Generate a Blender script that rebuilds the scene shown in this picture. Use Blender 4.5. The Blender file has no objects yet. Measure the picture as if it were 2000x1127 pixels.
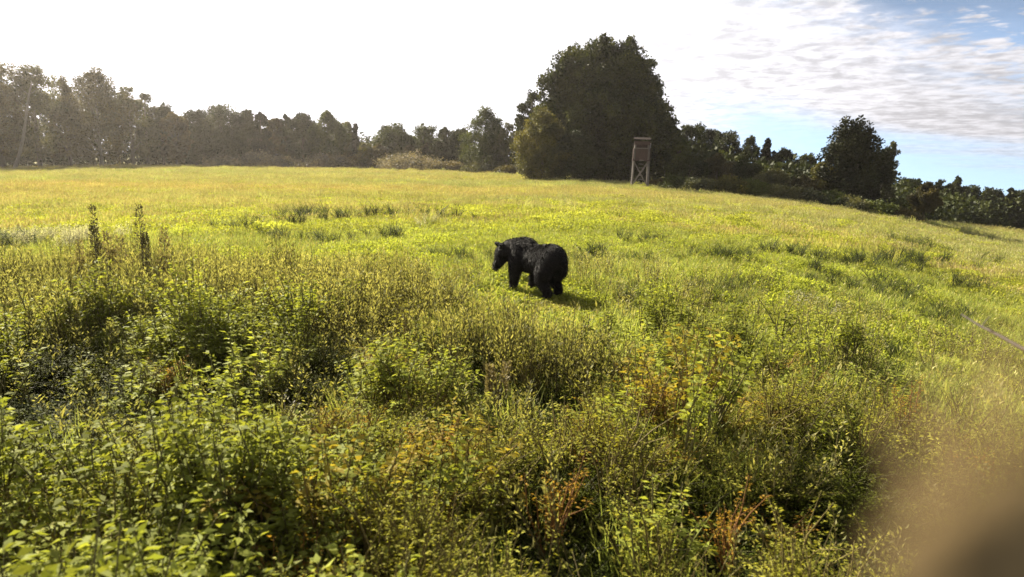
import bpy, bmesh, math, random
import numpy as np
from mathutils import Vector, Matrix, noise as mnoise

random.seed(7); RNG = np.random.default_rng(11)
C = bpy.context.scene.collection
SC = bpy.context.scene
R = math.radians

# ------------------------------------------------------------------ camera
F = 1300.0                    # focal length in pixels of the 2000 px wide photograph
H = 2.4                       # height of the camera above the meadow
PITCH = math.atan((563.5 - 295.0) / F)
ROLL = R(2.0)
fwd = Vector((0, math.cos(PITCH), -math.sin(PITCH)))
rt0 = Vector((1, 0, 0)); up0 = rt0.cross(fwd)
rt = rt0 * math.cos(ROLL) + up0 * math.sin(ROLL)
up = up0 * math.cos(ROLL) - rt0 * math.sin(ROLL)
cam_d = bpy.data.cameras.new('camera'); cam = bpy.data.objects.new('camera', cam_d); C.objects.link(cam)
cam.matrix_world = Matrix(((rt.x, up.x, -fwd.x, 0), (rt.y, up.y, -fwd.y, 0), (rt.z, up.z, -fwd.z, H), (0, 0, 0, 1)))
cam_d.sensor_width = 36; cam_d.lens = F / 2000 * 36
cam_d.clip_start = 0.02; cam_d.clip_end = 3000
cam_d.dof.use_dof = True; cam_d.dof.focus_distance = 9.5; cam_d.dof.aperture_fstop = 2.1
SC.camera = cam

# ------------------------------------------------------------------ sun, sky, exposure
SUN_AZ, SUN_EL = R(-38), R(30)
S = Vector((math.sin(SUN_AZ) * math.cos(SUN_EL), math.cos(SUN_AZ) * math.cos(SUN_EL), math.sin(SUN_EL)))
sl = bpy.data.lights.new('sun', 'SUN'); so = bpy.data.objects.new('sun', sl); C.objects.link(so)
sl.energy = 5.0; sl.angle = R(0.6); sl.color = (1.0, 0.91, 0.73)
so.location = (0, 0, 30); so.rotation_euler = S.to_track_quat('Z', 'Y').to_euler()
SC.view_settings.view_transform = 'Standard'; SC.view_settings.look = 'None'
SC.view_settings.exposure = 1.98; SC.view_settings.gamma = 1.0
SC.cycles.max_bounces = 8; SC.cycles.transparent_max_bounces = 8
SC.cycles.use_denoising = True

world = bpy.data.worlds.new('World'); SC.world = world; world.use_nodes = True
nt = world.node_tree; nt.nodes.clear()
class NB:
    """small helper to write node maths"""
    def __init__(s, nt): s.nt = nt
    def n(s, t, **k):
        x = s.nt.nodes.new(t)
        for a, b in k.items(): setattr(x, a, b)
        return x
    def l(s, a, b): s.nt.links.new(a, b)
    def put(s, sock, v):
        if hasattr(v, 'links'): s.l(v, sock)
        elif v is not None: sock.default_value = v
    def m(s, op, a, b=None, c=None, clamp=False):
        x = s.n('ShaderNodeMath', operation=op, use_clamp=clamp)
        s.put(x.inputs[0], a)
        if b is not None: s.put(x.inputs[1], b)
        if c is not None: s.put(x.inputs[2], c)
        return x.outputs[0]
    def ss(s, v, a, b, lo=0.0, hi=1.0):
        x = s.n('ShaderNodeMapRange', interpolation_type='SMOOTHSTEP')
        s.put(x.inputs[0], v); s.put(x.inputs[1], a); s.put(x.inputs[2], b); s.put(x.inputs[3], lo); s.put(x.inputs[4], hi)
        return x.outputs[0]
    def mix(s, f, a, b, mode='MIX'):
        x = s.n('ShaderNodeMix', data_type='RGBA', blend_type=mode)
        s.put(x.inputs[0], f); s.put(x.inputs[6], a); s.put(x.inputs[7], b)
        return x.outputs[2]
    def noise(s, vec, scale, detail=3, rough=0.5, dim='3D', dist=0.0):
        x = s.n('ShaderNodeTexNoise', noise_dimensions=dim)
        if vec is not None: s.l(vec, x.inputs['Vector'])
        x.inputs['Scale'].default_value = scale; x.inputs['Detail'].default_value = detail
        x.inputs['Roughness'].default_value = rough; x.inputs['Distortion'].default_value = dist
        return x.outputs['Fac']
def rgba(c, a=1.0): return (c[0], c[1], c[2], a)

b = NB(nt)
tc = b.n('ShaderNodeTexCoord'); sep = b.n('ShaderNodeSeparateXYZ'); b.l(tc.outputs['Generated'], sep.inputs[0])
X, Y, Z_ = sep.outputs
az = b.m('DEGREES', b.m('ARCTAN2', X, Y)); el = b.m('DEGREES', b.m('ARCSINE', Z_))
sky = b.n('ShaderNodeTexSky', sky_type='NISHITA'); sky.sun_disc = False
vs = b.n('ShaderNodeCombineXYZ'); b.l(X, vs.inputs[0]); b.l(Y, vs.inputs[1]); b.l(b.m('ADD', b.m('MULTIPLY', b.m('MAXIMUM', b.m('ADD', Z_, 0.10), 0.0), 0.9), 0.10), vs.inputs[2]); b.l(vs.outputs[0], sky.inputs['Vector'])
sky.sun_elevation = SUN_EL; sky.sun_rotation = SUN_AZ; sky.air_density = 1.0; sky.dust_density = 0.6; sky.ozone_density = 1.5
zc = b.m('ADD', b.m('MAXIMUM', b.m('ADD', Z_, 0.02), 0.0), 0.05)
comb = b.n('ShaderNodeCombineXYZ'); b.l(b.m('DIVIDE', X, zc), comb.inputs[0]); b.l(b.m('DIVIDE', Y, zc), comb.inputs[1])
n1 = b.noise(comb.outputs[0], 0.55, 6, 0.58, dist=0.25)
mp = b.n('ShaderNodeMapping'); mp.inputs['Rotation'].default_value = (0, 0, R(35)); mp.inputs['Scale'].default_value = (1.0, 0.7, 1)
b.l(comb.outputs[0], mp.inputs[0])
n2 = b.noise(mp.outputs[0], 4.2, 5, 0.62, dist=0.5)
n3 = b.m('ADD', b.m('MULTIPLY', b.noise(comb.outputs[0], 1.1, 5, 0.6, dist=0.5), 0.45), b.m('MULTIPLY', b.noise(comb.outputs[0], 5.0, 5, 0.6, dist=0.4), 0.55))
# cloud sheet: its far edge stands a few degrees above the horizon on the right
edge = b.m('ADD', b.m('MULTIPLY', az, -0.17), 6.2)
edge = b.m('ADD', edge, b.m('MULTIPLY', b.m('SUBTRACT', n1, 0.5), 4.5))
low = b.ss(el, b.m('SUBTRACT', edge, 0.8), b.m('ADD', edge, 2.2), 0.10, 1.0)
left = b.ss(az, 12.0, 22.0, 1.0, 0.0)
m_low = b.m('MAXIMUM', low, left)
# broken holes high on the right
hole = b.m('MULTIPLY', b.ss(b.m('ADD', b.m('MULTIPLY', az, 0.42), el), 17.0, 27.0), b.ss(n3, 0.44, 0.56, 1.0, 0.0))
hole = b.m('MINIMUM', b.m('MULTIPLY', hole, 1.6), 1.0)
mask = b.m('MULTIPLY', m_low, b.m('SUBTRACT', 1.0, b.m('MULTIPLY', hole, 0.9)), clamp=True)
# light in the cloud: strong forward scattering towards the sun
dt = b.n('ShaderNodeVectorMath', operation='DOT_PRODUCT'); b.l(tc.outputs['Generated'], dt.inputs[0]); dt.inputs[1].default_value = S
d = b.m('MAXIMUM', dt.outputs['Value'], 0.0)
glow = b.m('MINIMUM', b.m('MULTIPLY', b.m('POWER', d, 3.3), 8.0), 3.4)
n4 = b.noise(comb.outputs[0], 9.0, 4, 0.6, dist=0.3)
relief = b.ss(b.m('ADD', b.m('MULTIPLY', n4, 0.3), b.m('ADD', b.m('MULTIPLY', n2, 0.5), b.m('MULTIPLY', n1, 0.2))), 0.39, 0.61, 0.80, 1.36)
lum = b.m('MULTIPLY', b.m('ADD', glow, 2.25), relief)
cl = b.n('ShaderNodeVectorMath', operation='SCALE'); cl.inputs[0].default_value = (0.985, 0.975, 1.03); b.l(lum, cl.inputs['Scale'])
skyc = b.n('ShaderNodeVectorMath', operation='SCALE'); b.l(sky.outputs[0], skyc.inputs[0]); b.l(b.ss(el, 4.0, 17.0, 0.82, 0.20), skyc.inputs['Scale'])
colr = b.mix(mask, skyc.outputs[0], cl.outputs[0])
bg = b.n('ShaderNodeBackground'); b.l(colr, bg.inputs[0]); bg.inputs[1].default_value = 0.075
wo = b.n('ShaderNodeOutputWorld'); b.l(bg.outputs[0], wo.inputs[0])

# ------------------------------------------------------------------ picture helpers
def ray(px, py):
    return fwd * F + rt * (px - 1000) + up * (563.5 - py)
def P(px, py, D):
    v = ray(px, py); k = D / math.hypot(v.x, v.y); return Vector((v.x * k, v.y * k, H + v.z * k))
def proj(x, y, z):
    """arrays of world points -> photo pixels"""
    dx, dy, dz = x, y, z - H
    d_ = dx * fwd.x + dy * fwd.y + dz * fwd.z
    u = (dx * rt.x + dy * rt.y + dz * rt.z) / np.maximum(d_, 1e-3) * F + 1000
    v = 563.5 - (dx * up.x + dy * up.y + dz * up.z) / np.maximum(d_, 1e-3) * F
    return u, v, d_

# ------------------------------------------------------------------ noise (numpy)
_perm = np.random.default_rng(3).random((256, 256))
def vnoise(x, y):
    xi = np.floor(x).astype(int); yi = np.floor(y).astype(int); fx = x - xi; fy = y - yi
    fx = fx * fx * (3 - 2 * fx); fy = fy * fy * (3 - 2 * fy)
    g = lambda a, c: _perm[a & 255, c & 255]
    return (g(xi, yi) * (1 - fx) + g(xi + 1, yi) * fx) * (1 - fy) + (g(xi, yi + 1) * (1 - fx) + g(xi + 1, yi + 1) * fx) * fy
def fbm(x, y, o=4):
    s = 0; a = 0.5; t = 0
    for i in range(o):
        s = s + a * vnoise(x * 2 ** i + 17.3 * i, y * 2 ** i + 9.1 * i); t += a; a *= 0.5
    return s / t

# ------------------------------------------------------------------ terrain
_tab = [(-900, 372, 100), (-400, 350, 105), (0, 333, 110), (300, 328, 115), (600, 331, 115), (800, 336, 105), (1000, 347, 80), (1150, 358, 62),
        (1300, 373, 57), (1500, 393, 55), (1650, 413, 56), (1800, 440, 62), (1900, 452, 85), (2000, 460, 98), (2400, 500, 105)]
_az, _D, _s = [], [], []
for px, py, D in _tab:
    p = P(px, py, D); _az.append(math.atan2(p.x, p.y)); _D.append(D); _s.append(p.z / D)
_az = np.array(_az); _D = np.array(_D, float); _s = np.array(_s)
def edgeD(a): return np.interp(a, _az, _D)
def _slope(a):
    t = 0
    for k in (-0.05, -0.025, 0, 0.025, 0.05): t = t + np.interp(a + k, _az, _s)
    return t / 5
def Zf(x, y):
    x = np.asarray(x, float); y = np.asarray(y, float)
    r = np.hypot(x, y); a = np.arctan2(x, y); a = np.where(y < 0, np.clip(a, -0.9, 0.9), a)
    a = np.clip(a, -0.95, 0.95)
    D = edgeD(a); z = _slope(a) * r
    amp = np.clip((r - 6) / 14, 0, 1) * np.clip((D - r) / 15, 0.0, 1)
    return z + amp * 0.16 * (fbm(x * 0.11 + 5, y * 0.11 + 9, 3) - 0.5) * 2
def Zg(x, y): return float(Zf(x, y))
def ground_at(px, py):
    v = ray(px, py); v = v / math.hypot(v.x, v.y)
    t = 1.0
    while t < 400:
        if H + v.z * t <= Zg(v.x * t, v.y * t): break
        t += 0.05
    return v.x * t, v.y * t

# ------------------------------------------------------------------ object helpers
def tag(o, label=None, cat=None, group=None, kind=None):
    if label: o['label'] = label
    if cat: o['category'] = cat
    if group: o['group'] = group
    if kind: o['kind'] = kind
    return o
def empty(name, loc, label, cat, group=None, rz=0):
    o = bpy.data.objects.new(name, None); o.empty_display_size = 0.3; C.objects.link(o); o.location = loc; o.rotation_euler = (0, 0, rz)
    return tag(o, label, cat, group)
def mesh_np(name, V, Fc, mats, midx=None, lv=None, smooth=False):
    me = bpy.data.meshes.new(name); V = np.asarray(V, np.float32); Fc = np.asarray(Fc, np.int32)
    k = Fc.shape[1]
    me.vertices.add(len(V)); me.vertices.foreach_set('co', V.ravel())
    me.loops.add(Fc.size); me.loops.foreach_set('vertex_index', Fc.ravel())
    me.polygons.add(len(Fc)); me.polygons.foreach_set('loop_start', np.arange(0, Fc.size, k, dtype=np.int32))
    try: me.polygons.foreach_set('loop_total', np.full(len(Fc), k, np.int32))
    except Exception: pass
    for m in mats: me.materials.append(m)
    if midx is not None: me.polygons.foreach_set('material_index', np.asarray(midx, np.int32))
    if lv is not None:
        a = me.attributes.new('lv', 'FLOAT', 'POINT'); a.data.foreach_set('value', np.asarray(lv, np.float32))
    me.update(calc_edges=True)
    if smooth: me.polygons.foreach_set('use_smooth', np.ones(len(Fc), bool))
    return me
def obj(name, me, parent=None):
    o = bpy.data.objects.new(name, me); C.objects.link(o)
    if parent is not None: o.parent = parent
    return o
def unit(v): return v / np.maximum(np.linalg.norm(v, axis=-1, keepdims=True), 1e-9)
def leaves(cen, dirs, L, W, fold=0.25, rng=RNG):
    """folded four-cornered leaves: cen (n,3) base points, dirs (n,3)"""
    n = len(cen); dirs = unit(dirs); rnd = unit(rng.normal(size=(n, 3))); side = unit(np.cross(dirs, rnd)); nor = np.cross(side, dirs)
    L = np.broadcast_to(np.asarray(L, float), (n,))[:, None]; W = np.broadcast_to(np.asarray(W, float), (n,))[:, None]
    a = cen; t = cen + dirs * L - nor * L * 0.12
    m = cen + dirs * L * 0.42 + nor * W * fold
    V = np.stack([a, m + side * W * 0.5, t, m - side * W * 0.5], 1).reshape(-1, 3)
    Fc = np.arange(4 * n).reshape(-1, 4)
    lv = np.repeat(rng.random(n), 4)
    return V, Fc, lv
def tube(pts, rad, seg=6):
    """tapered tube through points, quads"""
    pts = np.asarray(pts, float); n = len(pts); rad = np.broadcast_to(np.asarray(rad, float), (n,))
    V = []
    for i in range(n):
        d_ = pts[min(i + 1, n - 1)] - pts[max(i - 1, 0)]; d_ = d_ / (np.linalg.norm(d_) + 1e-9)
        ref = np.array([1.0, 0, 0]) if abs(d_[0]) < 0.8 else np.array([0, 1.0, 0])
        u = np.cross(d_, ref); u /= np.linalg.norm(u); w = np.cross(d_, u)
        for k in range(seg):
            a = 2 * math.pi * k / seg; V.append(pts[i] + rad[i] * (math.cos(a) * u + math.sin(a) * w))
    Fc = [[i * seg + k, i * seg + (k + 1) % seg, (i + 1) * seg + (k + 1) % seg, (i + 1) * seg + k] for i in range(n - 1) for k in range(seg)]
    return np.array(V), np.array(Fc)
class Acc:
    def __init__(s): s.V = []; s.F = []; s.L = []; s.M = []; s.n = 0
    def add(s, V, Fc, lv=None, m=0):
        s.V.append(V); s.F.append(np.asarray(Fc) + s.n); s.L.append(lv if lv is not None else np.full(len(V), 0.5)); s.M.append(np.full(len(Fc), m)); s.n += len(V)
    def mesh(s, name, mats, smooth=False):
        return mesh_np(name, np.concatenate(s.V), np.concatenate(s.F), mats, np.concatenate(s.M), np.concatenate(s.L), smooth)

# ------------------------------------------------------------------ materials
def leaf_mat(name, ca, cb, cc=None, trans=0.4, rough=0.6, inst=False, spec=0.10, patch=0.0, tcol=(1.25, 1.2, 0.55)):
    m = bpy.data.materials.new(name); m.use_nodes = True; t = m.node_tree; t.nodes.clear(); q = NB(t)
    at = q.n('ShaderNodeAttribute', attribute_name='lv')
    col = q.mix(q.ss(at.outputs['Fac'], 0.0, 0.75), rgba(ca), rgba(cb))
    if cc: col = q.mix(q.ss(at.outputs['Fac'], 0.86, 0.93), col, rgba(cc))
    if patch:
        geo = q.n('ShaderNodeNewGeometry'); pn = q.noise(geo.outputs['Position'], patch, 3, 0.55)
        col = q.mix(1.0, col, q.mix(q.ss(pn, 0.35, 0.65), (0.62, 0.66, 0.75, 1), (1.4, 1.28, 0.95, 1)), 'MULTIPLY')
    if inst:
        ti = q.n('ShaderNodeAttribute', attribute_name='tint', attribute_type='INSTANCER')
        col = q.mix(1.0, col, ti.outputs['Color'], 'MULTIPLY')
    pr = q.n('ShaderNodeBsdfPrincipled'); q.l(col, pr.inputs['Base Color']); pr.inputs['Roughness'].default_value = rough
    pr.inputs['Specular IOR Level'].default_value = spec
    tr = q.n('ShaderNodeBsdfTranslucent'); q.l(q.mix(1.0, col, rgba(tcol), 'MULTIPLY'), tr.inputs['Color'])
    mx = q.n('ShaderNodeMixShader'); mx.inputs[0].default_value = trans
    q.l(pr.outputs[0], mx.inputs[1]); q.l(tr.outputs[0], mx.inputs[2])
    o = q.n('ShaderNodeOutputMaterial'); q.l(mx.outputs[0], o.inputs[0]); return m
def solid(name, ca, cb, scale=3.0, rough=0.8, stretch=(1, 1, 1), bump=0.0, spec=0.3):
    m = bpy.data.materials.new(name); m.use_nodes = True; t = m.node_tree; t.nodes.clear(); q = NB(t)
    tx = q.n('ShaderNodeTexCoord'); mp = q.n('ShaderNodeMapping'); mp.inputs['Scale'].default_value = stretch; q.l(tx.outputs['Object'], mp.inputs[0])
    nn = q.noise(mp.outputs[0], scale, 5, 0.6)
    pr = q.n('ShaderNodeBsdfPrincipled'); q.l(q.mix(q.ss(nn, 0.3, 0.7), rgba(ca), rgba(cb)), pr.inputs['Base Color'])
    pr.inputs['Roughness'].default_value = rough; pr.inputs['Specular IOR Level'].default_value = spec
    if bump:
        bp = q.n('ShaderNodeBump'); bp.inputs['Strength'].default_value = bump; bp.inputs['Distance'].default_value = 0.02; q.l(nn, bp.inputs['Height']); q.l(bp.outputs[0], pr.inputs['Normal'])
    o = q.n('ShaderNodeOutputMaterial'); q.l(pr.outputs[0], o.inputs[0]); return m

M_bark = solid('bark', (0.07, 0.055, 0.04), (0.13, 0.11, 0.09), 2.0, 0.9, (1, 1, 0.2), 0.4)
M_barkpale = solid('pale_bark', (0.12, 0.105, 0.085), (0.22, 0.195, 0.16), 2.0, 0.8, (1, 1, 0.4), 0.3)
M_tree = {
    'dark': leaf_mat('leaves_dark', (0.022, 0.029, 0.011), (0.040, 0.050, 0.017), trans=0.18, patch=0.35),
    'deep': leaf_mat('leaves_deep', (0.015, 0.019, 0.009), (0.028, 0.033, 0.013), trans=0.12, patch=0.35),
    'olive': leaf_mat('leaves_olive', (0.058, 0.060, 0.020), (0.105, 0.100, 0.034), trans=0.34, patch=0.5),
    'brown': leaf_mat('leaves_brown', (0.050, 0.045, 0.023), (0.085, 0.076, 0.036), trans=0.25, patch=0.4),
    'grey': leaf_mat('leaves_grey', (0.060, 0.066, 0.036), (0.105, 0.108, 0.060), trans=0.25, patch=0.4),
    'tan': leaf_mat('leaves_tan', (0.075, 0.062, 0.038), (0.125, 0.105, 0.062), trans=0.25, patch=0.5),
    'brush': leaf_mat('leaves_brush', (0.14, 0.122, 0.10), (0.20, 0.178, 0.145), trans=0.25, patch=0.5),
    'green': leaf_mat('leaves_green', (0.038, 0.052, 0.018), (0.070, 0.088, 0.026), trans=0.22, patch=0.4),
}

# ------------------------------------------------------------------ ground
def build_ground():
    azs = np.linspace(-1.05, 1.05, 260); rs = np.concatenate([[0.0, 0.6], np.geomspace(1.2, 900, 190)])
    A, Rr = np.meshgrid(azs, rs); x = Rr * np.sin(A) ; y = Rr * np.cos(A) - 0.0
    # a square sheet all round, warped onto a polar grid in front of the camera
    back = np.linspace(1.05, 2 * math.pi - 1.05, 60)[1:-1]
    azs = np.concatenate([azs, back]); A, Rr = np.meshgrid(azs, rs); x = Rr * np.sin(A); y = Rr * np.cos(A)
    z = Zf(x, y)
    V = np.stack([x.ravel(), y.ravel(), z.ravel()], 1); na = len(azs); nr = len(rs)
    i, j = np.meshgrid(np.arange(nr - 1), np.arange(na), indexing='ij'); jn = (j + 1) % na
    Fc = np.stack([i * na + j, (i + 1) * na + j, (i + 1) * na + jn, i * na + jn], -1).reshape(-1, 4)[:, ::-1]
    m = bpy.data.materials.new('meadow_soil'); m.use_nodes = True; t = m.node_tree; t.nodes.clear(); q = NB(t)
    geo = q.n('ShaderNodeNewGeometry')
    a = q.noise(geo.outputs['Position'], 0.12, 4, 0.55); c = q.noise(geo.outputs['Position'], 2.2, 5, 0.65)
    col = q.mix(q.ss(a, 0.38, 0.62), (0.17, 0.17, 0.04, 1), (0.21, 0.18, 0.06, 1))
    col = q.mix(q.ss(c, 0.42, 0.62), col, (0.10, 0.11, 0.028, 1))
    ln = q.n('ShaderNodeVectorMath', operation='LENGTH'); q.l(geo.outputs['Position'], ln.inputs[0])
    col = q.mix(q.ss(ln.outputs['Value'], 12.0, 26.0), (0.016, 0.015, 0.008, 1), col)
    pr = q.n('ShaderNodeBsdfPrincipled'); q.l(col, pr.inputs['Base Color']); pr.inputs['Roughness'].default_value = 0.95; pr.inputs['Specular IOR Level'].default_value = 0.1
    bp = q.n('ShaderNodeBump'); bp.inputs['Strength'].default_value = 0.6; bp.inputs['Distance'].default_value = 0.06; q.l(c, bp.inputs['Height']); q.l(bp.outputs[0], pr.inputs['Normal'])
    o = q.n('ShaderNodeOutputMaterial'); q.l(pr.outputs[0], o.inputs[0])
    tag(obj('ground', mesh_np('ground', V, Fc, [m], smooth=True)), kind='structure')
build_ground()

# ------------------------------------------------------------------ trees
def crown_leaves(acc, clumps, leaf, per, rng, flat=0.8, m=0, droop=0.0):
    """clumps: (n,4) centre and radius"""
    cl = np.asarray(clumps, float); n = len(cl)
    k = np.maximum((per * (cl[:, 3] / np.mean(cl[:, 3])) ** 2).astype(int), 6); idx = np.repeat(np.arange(n), k); N = len(idx)
    d_ = unit(rng.normal(size=(N, 3))); rr = rng.random(N) ** 0.45 * (1 + 0.18 * rng.normal(size=N))
    off = d_ * (rr * cl[idx, 3])[:, None]; off[:, 2] *= flat
    cen = cl[idx, :3] + off
    dirs = d_ + 0.8 * rng.normal(size=(N, 3)); dirs[:, 2] -= droop
    s = leaf * (0.6 + 0.8 * rng.random(N))
    V, Fc, lv = leaves(cen, dirs, s, s * 0.75, 0.25, rng)
    shade = np.repeat(np.clip(0.5 + 0.22 * rng.normal(size=n), 0, 1)[idx], 4)
    acc.add(V, Fc, 0.6 * lv + 0.4 * shade, m)

def profile(kind, t):
    if kind == 'round': return np.sqrt(np.clip(1 - (2 * t - 1.0) ** 2 * 0.96, 0, 1)) * (1 - 0.12 * t)
    if kind == 'egg': return np.clip(np.sin(np.pi * np.clip(t, 0, 1) ** 0.75) ** 0.7, 0, 1)
    if kind == 'dome': return np.sqrt(np.clip(1 - t ** 2.4, 0, 1))
    if kind == 'cone': return (1 - t) ** 0.85 * 0.95 + 0.05
    if kind == 'column': return np.clip(np.sin(np.pi * np.clip(t * 0.92 + 0.06, 0, 1)) ** 0.45, 0, 1)
    return np.ones_like(t)

def make_tree(name, x, y, h, w, kind, mat, label, cat='tree', group=None, seed=0, clear=0.18, leaf=0.3, nclump=60, per=110, dens=1.0,
              trunk=True, lean=(0, 0), extra=None, bark=None, cr=0.13, lobes=0.25):
    rng = np.random.default_rng(seed + 100); z0 = Zg(x, y)
    e = empty(name, (x, y, z0 - 0.05), label, cat, group)
    acc = Acc(); n = int(nclump * dens * 1.5)
    t = rng.random(n) ** 0.85
    a = rng.random(n) * 2 * math.pi
    lob = 1 + lobes * np.sin(a * 2 + seed) * np.sin(t * 7 + seed * 1.7) + 0.15 * np.sin(a * 5 + seed * 3 + t * 11)
    pr = profile(kind, t) * lob; per = int(per * 1.45); rad = pr * w / 2 * (0.35 + 0.65 * rng.random(n) ** 0.35) * 0.92
    zc_ = h * (clear + (1 - clear) * t * (1 - 0.4 * cr)); rc = w * cr * (0.55 + 0.8 * rng.random(n)) * (0.55 + 0.45 * profile(kind, t))
    cx = np.cos(a) * rad + lean[0] * zc_; cy = np.sin(a) * rad + lean[1] * zc_
    cl = np.stack([cx, cy, zc_, rc], 1)
    if extra is not None: cl = np.concatenate([cl, np.asarray(extra, float)])
    crown_leaves(acc, cl, leaf, per, rng)
    # loose twigs of leaves poking out of the outline
    k = max(6, n // 2); jj = rng.integers(0, n, k); tw = cl[jj].copy()
    od = unit(np.stack([tw[:, 0], tw[:, 1], (tw[:, 2] - h * 0.55) * 0.6], 1)); tw[:, :3] += od * (tw[:, 3:4] * 1.05); tw[:, 3] *= 0.38
    crown_leaves(acc, tw, leaf * 0.9, per * 0.22, rng)
    obj('crown', acc.mesh('crown', [M_tree[mat]]), e)
    if trunk:
        ta = Acc(); bk = bark or M_bark; r0 = max(0.09, 0.018 * h); top = h * 0.86
        zs = np.linspace(0, top, 8); px_ = lean[0] * zs + 0.15 * r0 * np.sin(zs * 0.8 + seed); py_ = lean[1] * zs
        V, Fc = tube(np.stack([px_, py_, zs], 1), np.linspace(r0 * 1.25, r0 * 0.25, 8), 8); ta.add(V, Fc)
        for q_ in range(min(10, n)):
            c = cl[rng.integers(0, n)]; zb = max(h * 0.12, c[2] * 0.55); b0 = np.array([lean[0] * zb, lean[1] * zb, zb]); b1 = c[:3]
            mid = (b0 + b1) / 2 + np.array([0, 0, 0.08 * h]) * rng.random()
            V, Fc = tube(np.array([b0, mid, b1]), [r0 * 0.42, r0 * 0.28, r0 * 0.1], 5); ta.add(V, Fc)
        obj('trunk', ta.mesh('trunk', [bk], True), e)
    return e

def ptree(px, top, wpx, D, kind, mat, label, name='broadleaf_tree', cat='tree', group=None, base=None, **k):
    p = P(px, (base if base else 340), D); x, y = p.x, p.y; z0 = Zg(x, y)
    zt = P(px, top, D).z; h = zt - z0; w = wpx * D / F * 1.0
    k.setdefault('seed', int(px * 3 + top)); k.setdefault('leaf', max(0.13, D * 0.0021))
    return make_tree(name, x, y, h, w, kind, mat, label, cat, group, **k)

G1 = 'trees of the wood on the left'
LEFT = [
    (-60, 118, 120, 104, 'round', 'brown', 'tall shaded tree half cut off by the left edge, nearest the frame', {}),
    (8, 112, 90, 108, 'round', 'brown', 'tallest tree of the left wood, touching the left edge of the picture', {}),
    (80, 120, 84, 108, 'egg', 'grey', 'tall tree with ragged rounded crown behind the pale leaning trunk', dict(lobes=0.4)),
    (140, 150, 62, 112, 'cone', 'brown', 'small pointed treetop between two taller rounded crowns on the left', dict(nclump=45)),
    (200, 137, 112, 110, 'egg', 'brown', 'broad domed brownish tree standing highest in the middle of the left wood', dict(nclump=90)),
    (262, 163, 60, 112, 'egg', 'grey', 'tree with loose gappy crown on the right shoulder of the broad domed tree', dict(dens=0.6)),
    (292, 178, 52, 114, 'egg', 'grey', 'thin crowned tree with sky showing through its branches, left wood', dict(dens=0.5)),
    (322, 202, 54, 116, 'round', 'dark', 'rounded tree where the left wood steps down to the lower trees', {}),
    (347, 218, 40, 112, 'column', 'tan', 'small tan leaved tree in the dip between the tall wood and the long dome', {}),
    (385, 214, 58, 118, 'round', 'dark', 'dark tree forming the left end of the long domed crown', {}),
    (437, 205, 100, 118, 'dome', 'dark', 'wide low domed tree, broadest of the lower trees left of centre', dict(nclump=90)),
    (487, 212, 44, 118, 'egg', 'dark', 'bushy treetop on the right slope of the wide low dome', {}),
    (513, 218, 26, 116, 'column', 'deep', 'narrow dark tree standing just right of the wide dome', {}),
    (541, 229, 40, 118, 'round', 'brown', 'low brownish rounded tree between two narrow dark ones', {}),
    (561, 221, 24, 118, 'column', 'dark', 'second narrow dark treetop right of the wide dome', {}),
    (593, 219, 52, 116, 'round', 'dark', 'square shouldered tree left of the pair before the thin spruce', {}),
    (641, 217, 62, 114, 'egg', 'green', 'green tree with pointed middle and sloping right side', dict(nclump=75)),
    (676, 237, 36, 118, 'round', 'grey', 'low sloping tree directly left of the thin spruce', {}),
    (769, 240, 66, 112, 'round', 'green', 'round topped tree behind the brush hedge, first right of the spruce', {}),
    (826, 243, 60, 110, 'round', 'green', 'tree with twin bumps behind the right half of the brush hedge', dict(lobes=0.5)),
    (868, 246, 44, 106, 'egg', 'dark', 'low dark tree left of the fine pointed pale green tree', {}),
    (900, 250, 46, 104, 'round', 'dark', 'lowest dark crown beside the pointed pale green tree', {}),
    (945, 209, 84, 92, 'egg', 'green', 'pointed pale green tree towering left of the great tree', dict(nclump=80, lobes=0.4)),
    (988, 234, 48, 90, 'egg', 'grey', 'thin grey green tree squeezed against the great tree left side', dict(dens=0.7)),
]
for px, top, w, D, kd, mt, lb, kw in LEFT:
    if 'nclump' not in kw: kw['nclump'] = 58
    ptree(px, top, w * 1.08, D, kd, mt, lb, group=G1, clear=0.12, per=95, bark=M_barkpale if px in (80, 200, 262, 347, 292, 437) else None, **kw)
ptree(695, 236, 20, 116, 'cone', 'deep', 'thin dark spire of a spruce standing alone in the notch of the skyline', name='spruce_tree', nclump=34, per=60, cr=0.2, clear=0.05)
# pale leaning trunk in front of the left wood
def leaning_trunk():
    p0 = P(26, 330, 101); p0.z = Zg(p0.x, p0.y); p1 = P(66, 160, 101)
    e = empty('dead_tree', p0, 'pale bare trunk leaning right in front of the left wood', 'dead tree')
    d_ = np.array(p1 - p0); zs = np.linspace(0, 1, 8)
    pts = zs[:, None] * d_[None] + np.stack([0.25 * np.sin(zs * 5), 0 * zs, 0 * zs], 1)
    V, Fc = tube(pts, np.linspace(0.22, 0.08, 8), 8); obj('trunk', mesh_np('trunk', V, Fc, [M_barkpale], smooth=True), e)
    a = Acc()
    for k in range(9):
        t = 0.5 + 0.055 * k; q_ = pts[int(t * 7)]; an = k * 2.4
        V, Fc = tube(np.array([q_, q_ + [0.5 * math.cos(an), 0.5 * math.sin(an), 0.35], q_ + [1.1 * math.cos(an), 1.0 * math.sin(an), 1.0]]), [0.04, 0.025, 0.01], 5); a.add(V, Fc)
    obj('branch_stubs', a.mesh('branch_stubs', [M_barkpale]), e)
leaning_trunk()

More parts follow.
